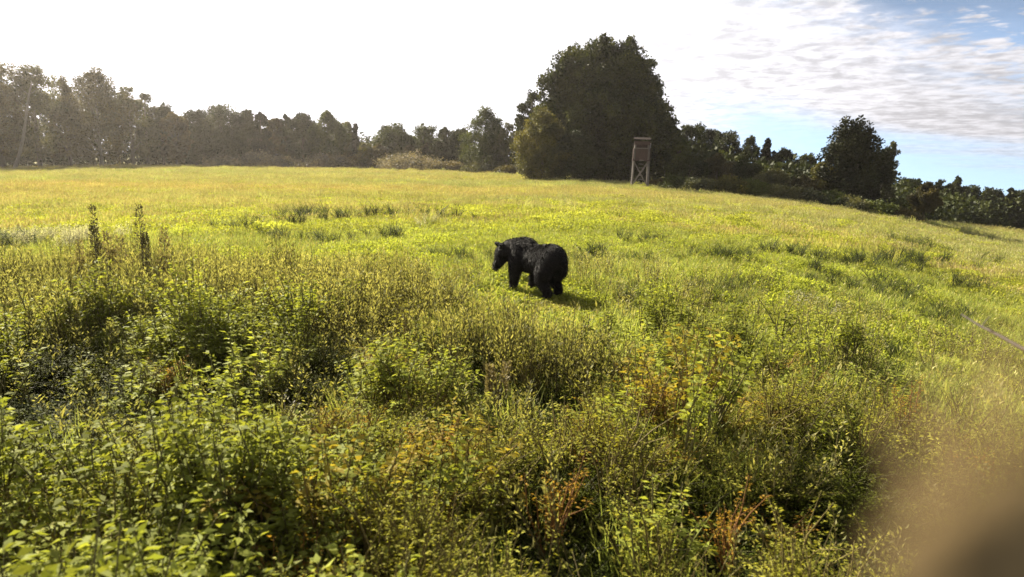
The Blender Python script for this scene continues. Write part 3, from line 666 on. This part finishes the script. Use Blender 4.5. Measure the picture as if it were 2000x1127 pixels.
def collect(name, meshes):
    c = bpy.data.collections.new(name)
    for i, me in enumerate(meshes): c.objects.link(bpy.data.objects.new(f'{name}_{i}', me))
    return c
gv = np.random.default_rng(21)
COL = {
    'herb': collect('herb', [var_herb(gv, mats=[M_herb, M_stem]) for i in range(5)]),
    'smallherb': collect('smallherb', [var_herb(gv, nleaf=420, leafL=0.038, leafW=0.015, branches=16, spread=0.34, mats=[M_herb, M_stem]) for i in range(5)]),
    'grass': collect('grass', [var_grass(gv, mats=[M_grass, M_head], heads=5) for i in range(4)]),
    'feather': collect('feather', [var_feather(gv, mats=[M_feather, M_stem]) for i in range(4)]),
    'cover': collect('cover', [var_cover(gv, mats=[M_cover, M_stem]) for i in range(4)]),
    'far': collect('far', [var_grass(gv, n=420, h=0.42, w=0.012, spread=0.8, heads=200, mats=[M_grass, M_head], lean=0.3) for i in range(4)]),
    'farcover': collect('farcover', [var_cover(gv, n=800, r=0.9, h=0.26, L=0.055, mats=[M_cover, M_stem]) for i in range(4)]),
}
def scatter(name, col, x, y, scale, tint, label, cat, zs=None, tilt=0.12, sink=0.0):
    n = len(x); z = Zf(x, y) - sink
    me = bpy.data.meshes.new(name); me.vertices.add(n); me.vertices.foreach_set('co', np.stack([x, y, z], 1).astype(np.float32).ravel())
    g = RNG
    rot = np.stack([tilt * g.normal(size=n), tilt * g.normal(size=n), g.random(n) * 6.28], 1).astype(np.float32)
    scl = np.stack([scale, scale, scale if zs is None else zs], 1).astype(np.float32)
    for nm, ty, arr in (('rot', 'FLOAT_VECTOR', rot), ('scl', 'FLOAT_VECTOR', scl)):
        a = me.attributes.new(nm, ty, 'POINT'); a.data.foreach_set('vector', arr.ravel())
    a = me.attributes.new('var', 'INT', 'POINT'); a.data.foreach_set('value', g.integers(0, 1000, n).astype(np.int32))
    a = me.attributes.new('tint', 'FLOAT_COLOR', 'POINT'); a.data.foreach_set('color', np.concatenate([tint, np.ones((n, 1))], 1).astype(np.float32).ravel())
    o = obj(name, me); ng = bpy.data.node_groups.new(name, 'GeometryNodeTree')
    ng.interface.new_socket('Geometry', in_out='INPUT', socket_type='NodeSocketGeometry'); ng.interface.new_socket('Geometry', in_out='OUTPUT', socket_type='NodeSocketGeometry')
    N = ng.nodes; L = ng.links; gi = N.new('NodeGroupInput'); go = N.new('NodeGroupOutput'); ip = N.new('GeometryNodeInstanceOnPoints'); ci = N.new('GeometryNodeCollectionInfo')
    ci.inputs['Collection'].default_value = COL[col]; ci.inputs['Separate Children'].default_value = True; ci.inputs['Reset Children'].default_value = True
    def na(nm, ty):
        k = N.new('GeometryNodeInputNamedAttribute'); k.data_type = ty; k.inputs['Name'].default_value = nm; return k.outputs['Attribute']
    L.new(gi.outputs[0], ip.inputs['Points']); L.new(ci.outputs[0], ip.inputs['Instance']); ip.inputs['Pick Instance'].default_value = True
    L.new(na('var', 'INT'), ip.inputs['Instance Index']); L.new(na('rot', 'FLOAT_VECTOR'), ip.inputs['Rotation']); L.new(na('scl', 'FLOAT_VECTOR'), ip.inputs['Scale'])
    L.new(ip.outputs[0], go.inputs[0]); md = o.modifiers.new('scatter', 'NODES'); md.node_group = ng
    return tag(o, label, cat, kind='stuff')

def sample(r0, r1, n, a0=-0.80, a1=0.80, pw=1.0):
    """points in a sector, density ~ r**(pw-1) per area"""
    g = RNG; r = (r0 ** (pw + 1) + (r1 ** (pw + 1) - r0 ** (pw + 1)) * g.random(n)) ** (1 / (pw + 1)); a = a0 + (a1 - a0) * g.random(n)
    return r * np.sin(a), r * np.cos(a)
def zone(x, y, px, py, rx, ry, hgt=0.0):
    """soft world-space ellipse on the meadow around the ground point seen at (px,py); rx, ry in metres"""
    v = ray(px, py); v = v / math.hypot(v.x, v.y); t = 1.0
    while t < 300 and H + v.z * t > Zg(v.x * t, v.y * t) + hgt: t += 0.05
    cx, cy = v.x * t, v.y * t
    return np.exp(-(((x - cx) / rx) ** 2 + ((y - cy) / ry) ** 2))
def zsum(x, y, lst, hgt=0.0):
    s = 0
    for q_ in lst: s = s + zone(x, y, *q_, hgt=hgt)
    return s
def hsum(x, y):
    s = 0
    for px, py, rx, ry in HOLES: s = s + 2.0 * zone(x, y, px, py, rx * .92, ry * 1.65, 0.25)
    return s
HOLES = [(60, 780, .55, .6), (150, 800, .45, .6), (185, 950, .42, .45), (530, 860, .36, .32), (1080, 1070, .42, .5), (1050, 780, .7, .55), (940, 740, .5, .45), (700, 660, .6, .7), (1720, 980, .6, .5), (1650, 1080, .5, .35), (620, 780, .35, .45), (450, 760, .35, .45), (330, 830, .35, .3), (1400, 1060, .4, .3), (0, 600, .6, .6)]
def tintc(x, y, base, g, amt=0.16):
    n = len(x); a = fbm(x * .8 + 3, y * .8 + 8, 3)[:, None]; t = np.array(base)[None] * (0.75 + 0.5 * a) * (1 + amt * g.normal(size=(n, 1)))
    return np.clip(t, 0.05, 3)

def meadow():
    g = RNG
    bd = lambda x, y: np.hypot(x - BX, y - BY)
    bdc = lambda x, y: np.hypot((x - BX) / 1.1, (y - BY + 1.1) / 2.3)      # short growth at and just before the bear
    # --- foreground: leafy weeds on the left and centre
    x, y = sample(1.9, 9.6, 4000); u, v, d_ = proj(x, y, Zf(x, y) + 0.4)
    hol = hsum(x, y)
    hgt = 0.80 + 0.62 * (fbm(x * 1.5, y * 1.5, 3) - .5) * 2
    leftish = 1 / (1 + np.exp((u - 760 + 0.2 * (v - 700)) / 80.0))
    red = zsum(x, y, [(640, 690, .5, .6), (720, 700, .5, .5), (880, 900, .25, .25), (1290, 820, .5, .45), (1390, 800, .4, .4), (820, 850, .3, .3), (600, 1040, .3, .25), (110, 1040, .35, .3), (1480, 1000, .5, .4), (1230, 850, .4, .3), (1480, 760, .6, .5)], 0.5)
    keep = (g.random(len(x)) < (0.12 + 0.88 * leftish) * (1 - 0.97 * np.clip(hol, 0, 1))) & (d_ > 1)
    near = np.clip((9.6 - np.hypot(x, y)) / 2.5, 0.0, 1) * np.where((np.abs(u - 1045) < 130) & (np.hypot(x, y) > 5.2), 0, 1); keep &= g.random(len(x)) < near
    clu = fbm(x * 1.5 + 50, y * 1.5 + 20, 2); keep &= g.random(len(x)) < np.clip((clu - .40) * 7, .10, 1); hgt = hgt * np.clip(.75 + (clu - .40) * 1.3, .6, 1.15)
    t = tintc(x, y, (1.0, 1.0, 1.0), g); w = (.7 * (g.random(len(x)) < .32 * red))[:, None]; t = t * (1 - w) + np.array([1.25, .82, .72]) * w
    k = keep; scatter('weeds', 'herb', x[k], y[k], (.85 + .4 * g.random(k.sum())), t[k], 'broad leaved green weeds crowding the left foreground', 'weeds', zs=hgt[k] * (.8 + .35 * g.random(k.sum())))
    # --- foreground: fine leaved plants, olive with orange patches
    x, y = sample(1.8, 8.5, 3600); u, v, d_ = proj(x, y, Zf(x, y) + 0.4); hol = hsum(x, y); leftish = 1 / (1 + np.exp((u - 820 + 0.2 * (v - 700)) / 90.0))
    hgt = 0.58 + 0.55 * (fbm(x * 1.7 + 40, y * 1.7, 3) - .5) * 2
    red = zsum(x, y, [(640, 690, .5, .6), (720, 700, .5, .5), (880, 900, .3, .3), (1290, 820, .5, .45), (1390, 800, .4, .4), (820, 850, .35, .3), (600, 1040, .3, .25), (110, 1040, .4, .3), (1480, 1000, .6, .4), (1230, 850, .4, .3), (1480, 760, .6, .5), (1950, 640, 1, 1), (1900, 760, .6, .6)], 0.4)
    red = np.clip(red + 0.9 * np.clip(fbm(x * 1.7 + 9, y * 1.7 + 4, 3) - .58, 0, 1) * 4, 0, 1)
    keep = g.random(len(x)) < (0.95 - 0.55 * leftish) * (1 - 0.97 * np.clip(hol, 0, 1)); keep &= (bdc(x, y) > 1.15) & (g.random(len(x)) < np.clip((7.4 - np.hypot(x, y)) / 2.6, 0.0, 1) * np.where((np.abs(u - 1045) < 130) & (np.hypot(x, y) > 6.0), 0, 1))
    t = tintc(x, y, (1.15, 1.02, .9), g); w = (.75 * (g.random(len(x)) < .42 * red))[:, None]; t = t * (1 - w) + np.array([1.5, .70, .62]) * w
    k = keep; scatter('fine_weeds', 'smallherb', x[k], y[k], .75 + .4 * g.random(k.sum()), t[k], 'fine leaved olive weeds with orange tips across the foreground', 'weeds', zs=hgt[k] * (.75 + .45 * g.random(k.sum())))
    # --- low undergrowth, tint darkened to put the shade of the hollows into it
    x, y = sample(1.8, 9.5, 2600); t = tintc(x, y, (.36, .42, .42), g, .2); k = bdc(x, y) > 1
    scatter('undergrowth', 'smallherb', x[k], y[k], .7 + .4 * g.random(k.sum()), t[k], 'low undergrowth between the weeds, tinted dark to stand in for shade in the hollows', 'undergrowth', zs=.16 + .16 * g.random(k.sum()))
    xs, ys = [], []
    for px, py, rx, ry in HOLES:
        cx, cy = ground_at(px, py - 10); rr = math.hypot(cx, cy)
        for q_ in range(int(26 * rx / .4)): xs.append(cx + rx * .55 * g.normal()); ys.append(cy + .1 + ry * .6 * g.normal())
    x = np.array(xs); y = np.array(ys); t = np.array([[.34, .36, .24]]) * (.7 + .6 * g.random((len(x), 1)))  # green dimmed so the weeds carry the hollows' shade in their colour
    scatter('dark_weeds', 'smallherb', x, y, .75 + .4 * g.random(len(x)), t, 'dark green weeds in the foreground hollows, tint darkened further to stand in for shade', 'weeds', zs=.30 + .25 * g.random(len(x)))
    # --- feathery stalks: band left of the bear, and thin in the front
    x, y = sample(3.2, 13.5, 4300); u, v, d_ = proj(x, y, Zf(x, y) + 0.5)
    zz = zsum(x, y, [(300, 560, 1.4, 1.2), (480, 580, 1.5, 1.3), (650, 580, 1.4, 1.2), (800, 600, 1.0, .9), (250, 620, 1.4, 1.2), (100, 560, 1.5, 1.1), (930, 680, .8, .6), (1100, 720, .7, .5)], 0.4)
    keep = g.random(len(x)) < np.clip(zz, 0.09, 1); keep &= (bdc(x, y) > 1.0); k = keep
    t = tintc(x, y, (1.0, .95, .95), g, .25); brown = np.clip((u[:, None] - 330) / 200, 0, 1); t = t * ((1 - brown) * np.array([.90, .90, .95]) + brown * np.array([1.0, .98, 1.0]))
    zs = (.62 + .3 * g.random(len(x))) * (.75 + .5 * fbm(x * .9 + 77, y * .9, 2)) * (0.65 + .35 * np.clip(zz, 0, 1))
    scatter('feathery_stalks', 'feather', x[k], y[k], 1.0 + .3 * g.random(k.sum()), t[k], 'feathery brown stalks in a band across the left middle of the meadow', 'tall weeds', zs=zs[k] * 1.25)
    # --- grass tufts everywhere near and middle
    x, y = sample(2.0, 24.0, 9000, pw=0.6); hol = hsum(x, y); keep = (g.random(len(x)) < 1 - .95 * np.clip(hol, 0, 1)) & ((bdc(x, y) > .95) | (g.random(len(x)) < .15)); k = keep
    t = tintc(x, y, (.95, 1.0, .8), g); zs = (.35 + .35 * g.random(len(x))) * np.where(np.hypot(x, y) < 9, 1.5, 1.05) * np.where(bdc(x, y) < 1, .75, 1)
    scatter('grass_tufts', 'grass', x[k], y[k], (.9 + .5 * g.random(k.sum())), t[k], 'green grass tufts growing between the weeds', 'grass', zs=zs[k])
    # --- low leafy cover of the middle field
    x, y = sample(4.0, 34.0, 18000, pw=0.5); r = np.hypot(x, y); u, v, d_ = proj(x, y, Zf(x, y))
    lump = fbm(x * .55 + 13, y * .55 + 31, 3); keep = g.random(len(x)) < np.clip((r - 4.0) / 1.5, 0, 1) * np.where((u < 700) & (r < 8), .25, 1) * (1 - np.clip(hsum(x, y), 0, 1))
    zs = (0.55 + 1.5 * np.clip(lump - .35, 0, 1)) * (.8 + .4 * g.random(len(x))); zs = np.where(bdc(x, y) < 1.0, .36 + .34 * fbm(x * 3, y * 3, 2), zs)
    t = tintc(x, y, (1.12, 1.08, .9), g, .1); och = np.clip((r - 20) / 14, 0, 1)[:, None] * .6; t = t * (1 - och) + t * och * np.array([1.12, .95, 1.2]); tan = np.clip(zsum(x, y, [(1120, 614, .7, .3), (1080, 606, .4, .3), (1990, 650, 1.2, 1.3), (1960, 760, .6, .8)]), 0, 1)[:, None] * .7; t = t * (1 - tan) + np.array([1.25, .85, 1.6]) * tan; zs = zs * (1 - .5 * tan[:, 0])
    k = keep; scatter('leafy_cover', 'cover', x[k], y[k], .8 + .5 * g.random(k.sum()), t[k], 'bright yellow green leafy ground cover around the bear', 'ground cover', zs=zs[k])
    xf, yf = [], []
    for px, py, n_ in ((60, 468, 14), (110, 470, 26), (150, 474, 26), (190, 468, 14), (30, 478, 10), (840, 436, 6), (570, 905, 3), (1600, 622, 3)):
        cx, cy = ground_at(px, py + 12); rr = math.hypot(cx, cy)
        for q_ in range(n_): xf.append(cx + .28 * g.normal() * rr / 14); yf.append(cy + .35 * g.normal() * rr / 14)
    x = np.array(xf); y = np.array(yf); scatter('wildflowers', 'feather', x, y, .9 + .3 * g.random(len(x)), np.tile(np.array([[2.0, 1.9, 4.2]]), (len(x), 1)) * (.7 + .5 * g.random((len(x), 1))), 'pale lilac wildflowers in a patch at the left of the meadow', 'flowers', zs=.42 + .2 * g.random(len(x)))
    # --- darker, taller clumps in the middle field
    D_ = [(560, 442), (600, 428), (650, 436), (700, 432), (760, 428), (850, 432), (455, 455), (870, 512), (900, 520), (940, 512), (960, 530), (985, 545), (1150, 505), (1130, 515), (1135, 590), (1165, 600), (1195, 600), (1240, 520),
          (1270, 480), (1375, 510), (1410, 514), (1440, 514), (1560, 512), (1590, 512), (1650, 522), (1690, 524), (1740, 524), (1780, 518), (1755, 482), (1815, 492), (1600, 540), (1585, 562), (1380, 574), (1410, 578), (1450, 570),
          (1480, 566), (1400, 606), (1430, 610), (1560, 604), (1590, 590), (1640, 610), (1730, 576), (1700, 580), (1760, 570), (1840, 622), (1800, 630), (1240, 604), (1220, 590), (1020, 600), (1850, 525), (1960, 520), (1880, 570),
          (640, 480), (770, 470), (30, 480), (40, 490), (60, 560), (90, 560), (130, 565), (1690, 700), (1720, 705), (1560, 700), (520, 470)]
    xs, ys = [], []
    for (px, py) in D_:
        cx, cy = ground_at(px, py + 6); rr = math.hypot(cx, cy)
        for q_ in range(7): xs.append(cx + .30 * g.normal() * rr / 14); ys.append(cy + .16 * g.normal() * rr / 14)
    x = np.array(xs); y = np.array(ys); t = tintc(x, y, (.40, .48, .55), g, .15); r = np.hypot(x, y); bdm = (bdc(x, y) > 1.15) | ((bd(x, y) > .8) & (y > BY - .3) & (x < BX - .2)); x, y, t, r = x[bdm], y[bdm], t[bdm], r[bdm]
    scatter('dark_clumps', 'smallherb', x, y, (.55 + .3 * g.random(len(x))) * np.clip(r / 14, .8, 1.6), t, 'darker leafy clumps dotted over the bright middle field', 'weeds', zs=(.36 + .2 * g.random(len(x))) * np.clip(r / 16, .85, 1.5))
    # --- far field
    x, y = sample(22, 118, 15000, pw=0.35); r = np.hypot(x, y); a = np.arctan2(x, y); keep = r < edgeD(a) + 2; band = fbm(x * .03 + 3, y * .12 + 2, 3)
    keep &= g.random(len(x)) < np.clip((r - 20) / 25, .15, 1); k = keep
    t = tintc(x, y, (1.10, 1.06, 1.15), g, .08); t = t * (1 + .35 * (band[:, None] - .5) * np.array([[1.2, .2, .1]]))
    scatter('hay_grass', 'far', x[k], y[k], (.9 + .3 * g.random(k.sum())) * np.clip(r[k] / 45, 1, 1.8), t[k], 'golden ripe grass of the far field up to the trees', 'grass', zs=(.7 + .4 * g.random(k.sum())))
    x, y = sample(20, 112, 13000, pw=0.35); r = np.hypot(x, y); a = np.arctan2(x, y); keep = (r < edgeD(a)); pat = fbm(x * .07 + 11, y * .2 + 5, 3)
    keep &= g.random(len(x)) < np.clip(1.25 - (r - 20) / 60, .15, 1) * np.clip((pat - .3) * 3, .25, 1) * np.clip(1 - (r - 38) / 40, .1, 1); k = keep; t = tintc(x, y, (1.15, 1.05, .9), g, .08)
    scatter('green_field_cover', 'farcover', x[k], y[k], (.8 + .4 * g.random(k.sum())) * np.clip(r[k] / 40, 1, 1.6), t[k], 'yellow green leafy patches of the far field', 'ground cover', zs=(.8 + .5 * g.random(k.sum())))
meadow()

# ------------------------------------------------------------------ plants one can point to
def tall_weed(px, top, base_py, w, label, mat, seed, cat='weed'):
    g = np.random.default_rng(seed); cx, cy = ground_at(px, base_py); D = math.hypot(cx, cy); z0 = Zg(cx, cy); h = P(px, top, D).z - z0
    e = empty('tall_weed', (cx, cy, z0), label, cat, 'tall dark weeds standing above the left meadow'); sa = Acc(); la = Acc()
    for s_ in range(3):
        b1 = np.array([.05 * g.normal(), .05 * g.normal(), h * (1 if s_ == 0 else .7 + .2 * g.random())]); b0 = np.array([.03 * g.normal(), .03 * g.normal(), -.03])
        V, Fc = tube(np.array([b0, (b0 + b1) / 2 + .01 * g.normal(size=3), b1]), [.009, .006, .002], 6); sa.add(V, Fc)
        n = 420; t = .15 + .85 * g.random(n); pos = b0 + (b1 - b0) * t[:, None]; an = g.random(n) * 6.28; sp = 1.7 * w * (1.08 - t) ** 1.3 * g.random(n) + .012
        pos += np.stack([np.cos(an) * sp, np.sin(an) * sp, 0 * sp], 1); d_ = np.stack([np.cos(an), np.sin(an), .9 + 0 * an], 1); V, Fc, lv = leaves(pos, d_, .045, .018, .2, g); la.add(V, Fc, lv)
    obj('stem', sa.mesh('stem', [M_bark]), e); obj('foliage', la.mesh('foliage', [mat]), e)
mw = leaf_mat('weed_dark', (0.06, 0.055, 0.032), (0.10, 0.09, 0.05), trans=0.3)
tall_weed(196, 402, 640, .12, 'left one of the two dark weed spikes rising above the left meadow', mw, 1)
tall_weed(290, 400, 640, .13, 'right one of the two dark weed spikes rising above the left meadow', mw, 2)
mb = leaf_mat('weed_brown', (0.12, 0.10, 0.055), (0.19, 0.16, 0.085), trans=0.4)
tall_weed(228, 452, 630, .16, 'shorter brownish weed just right of the left dark spike', mb, 4)
tall_weed(258, 460, 630, .18, 'shorter brownish weed halfway between the two dark spikes', mb, 5)
tall_weed(322, 448, 630, .18, 'shorter brownish weed just right of the right dark spike', mb, 6)
tall_weed(168, 470, 630, .18, 'low brownish weed left of the left dark spike', mb, 7)
tall_weed(965, 700, 830, .03, 'thin single dry stalk before the dark hollow below the bear', leaf_mat('weed_dry', (0.2, .17, .09), (.3, .25, .14), trans=.2), 3)

def branch():
    """bare brown branch reaching in from the right"""
    p = [P(1878, 614, 2.6), P(1915, 636, 2.5), P(1955, 656, 2.4), P(2000, 682, 2.3), P(2090, 720, 2.2), P(2250, 800, 2.1), P(2420, 1000, 2.0)]
    last = p[-1].copy(); g0 = Vector((last.x + .15, last.y, Zg(last.x + .15, last.y))); p.append(g0)
    e = empty('branch', g0, 'bare brown branch reaching into the picture from the right edge', 'branch')
    pts = np.array([np.array(q_ - g0) for q_ in p]); pts[1:4] += np.random.default_rng(2).normal(size=(3, 3)) * .006
    V, Fc = tube(pts, [.0025, .004, .005, .006, .008, .010, .013, .016], 8); obj('stem', mesh_np('stem', V, Fc, [solid('twig_bark', (.018, .011, .007), (.04, .025, .016), 12, .7)], smooth=True), e)
    for (i, d_) in ((1, (.02, 0, .035)), (2, (-.03, .02, .03)), (3, (.03, 0, -.04))):
        V, Fc = tube(np.array([pts[i], pts[i] + np.array(d_)]), [.0025, .001], 5); obj('side_twig', mesh_np('side_twig', V, Fc, [M_bark]), e)
branch()

def near_leaf():
    """a dry brown plant right beside the lens; the open lens blurs it"""
    root = Vector((0.30, 0.10, 0)); root.z = Zg(root.x, root.y)
    e = empty('dry_plant', root, 'blurred dry brown leaf on a stem close to the lens, lower right corner', 'plant')
    mat = leaf_mat('dry_leaf', (0.19, 0.142, 0.078), (0.235, 0.175, 0.097), trans=0.5, tcol=(1.05, 1.0, .9))
    D = 0.085; c = [P(1900, 1310, D), P(1745, 1200, D), P(1755, 1040, D * 1.02), P(1850, 920, D), P(2030, 830, D * .98), P(2160, 950, D), P(2150, 1200, D)]
    V = [np.array(q_ - root) for q_ in c]; ctr = np.mean(V, 0) + np.array([0, .006, 0]); V.append(ctr)
    n = len(c); tri = []
    bm = bmesh.new(); vs = [bm.verts.new(q_) for q_ in V]
    for i in range(n): bm.faces.new((vs[i], vs[(i + 1) % n], vs[n]))
    bmesh.ops.subdivide_edges(bm, edges=bm.edges[:], cuts=3, use_grid_fill=True, smooth=0.6)
    for q_ in bm.verts: q_.co += Vector((mnoise.noise(q_.co * 60), mnoise.noise(q_.co * 60 + Vector((9, 0, 0))), mnoise.noise(q_.co * 60 + Vector((0, 9, 0))))) * 0.003
    me = bpy.data.meshes.new('leaf'); bm.to_mesh(me); bm.free(); me.materials.append(mat); me.polygons.foreach_set('use_smooth', np.ones(len(me.polygons), bool))
    o = obj('leaf', me, e)
    for (x0, y0, x1, y1, wd) in ((1830, 1000, 1770, 800, .0022), (1930, 900, 1850, 690, .0020), (2010, 860, 1990, 640, .0022)):
        a0, a1 = np.array(P(x0, y0, D) - root), np.array(P(x1, y1, D) - root); Vb, Fb, lb = leaves(a0[None], (a1 - a0)[None], [np.linalg.norm(a1 - a0)], [wd * 2], .1, np.random.default_rng(1))
        sid = np.array(rt) * wd; mm = (a0 + a1) / 2; Vb = np.array([a0, mm + sid, a1, mm - sid]); obj('leaflet', mesh_np('leaflet', Vb, Fb, [mat], lv=lb), e)
    V, Fc = tube(np.array([[0, 0, 0], [0.01, 0.01, 1.0], [-.02, 0, 1.8], np.array(c[0] - root), np.array(c[0] - root) * .0 + ctr]), [.005, .004, .003, .002, .001], 6); obj('stem', mesh_np('stem', V, Fc, [mat], smooth=True), e)
near_leaf()

# ------------------------------------------------------------------ added flare veil
def flare_haze():  # added volume, imitates the warm veiling flare over the left wood
    bm = bmesh.new(); bmesh.ops.create_cube(bm, size=1); bm.transform(Matrix.Translation((0, 60, -20)) @ Matrix.Diagonal((420, 420, 90, 1)))
    me = bpy.data.meshes.new('flare_haze'); bm.to_mesh(me); bm.free(); m = bpy.data.materials.new('flare_haze'); m.use_nodes = True; t = m.node_tree; t.nodes.clear(); q = NB(t)
    v = q.n('ShaderNodeVolumePrincipled'); v.inputs['Color'].default_value = (1, .92, .84, 1); v.inputs['Density'].default_value = 0.00024; v.inputs['Anisotropy'].default_value = 0.68
    o = q.n('ShaderNodeOutputMaterial'); q.l(v.outputs[0], o.inputs['Volume']); me.materials.append(m)
    tag(obj('flare_haze', me), 'added thin volume standing in for the warm lens flare veil towards the sun', 'flare_haze', kind='stuff')
flare_haze()
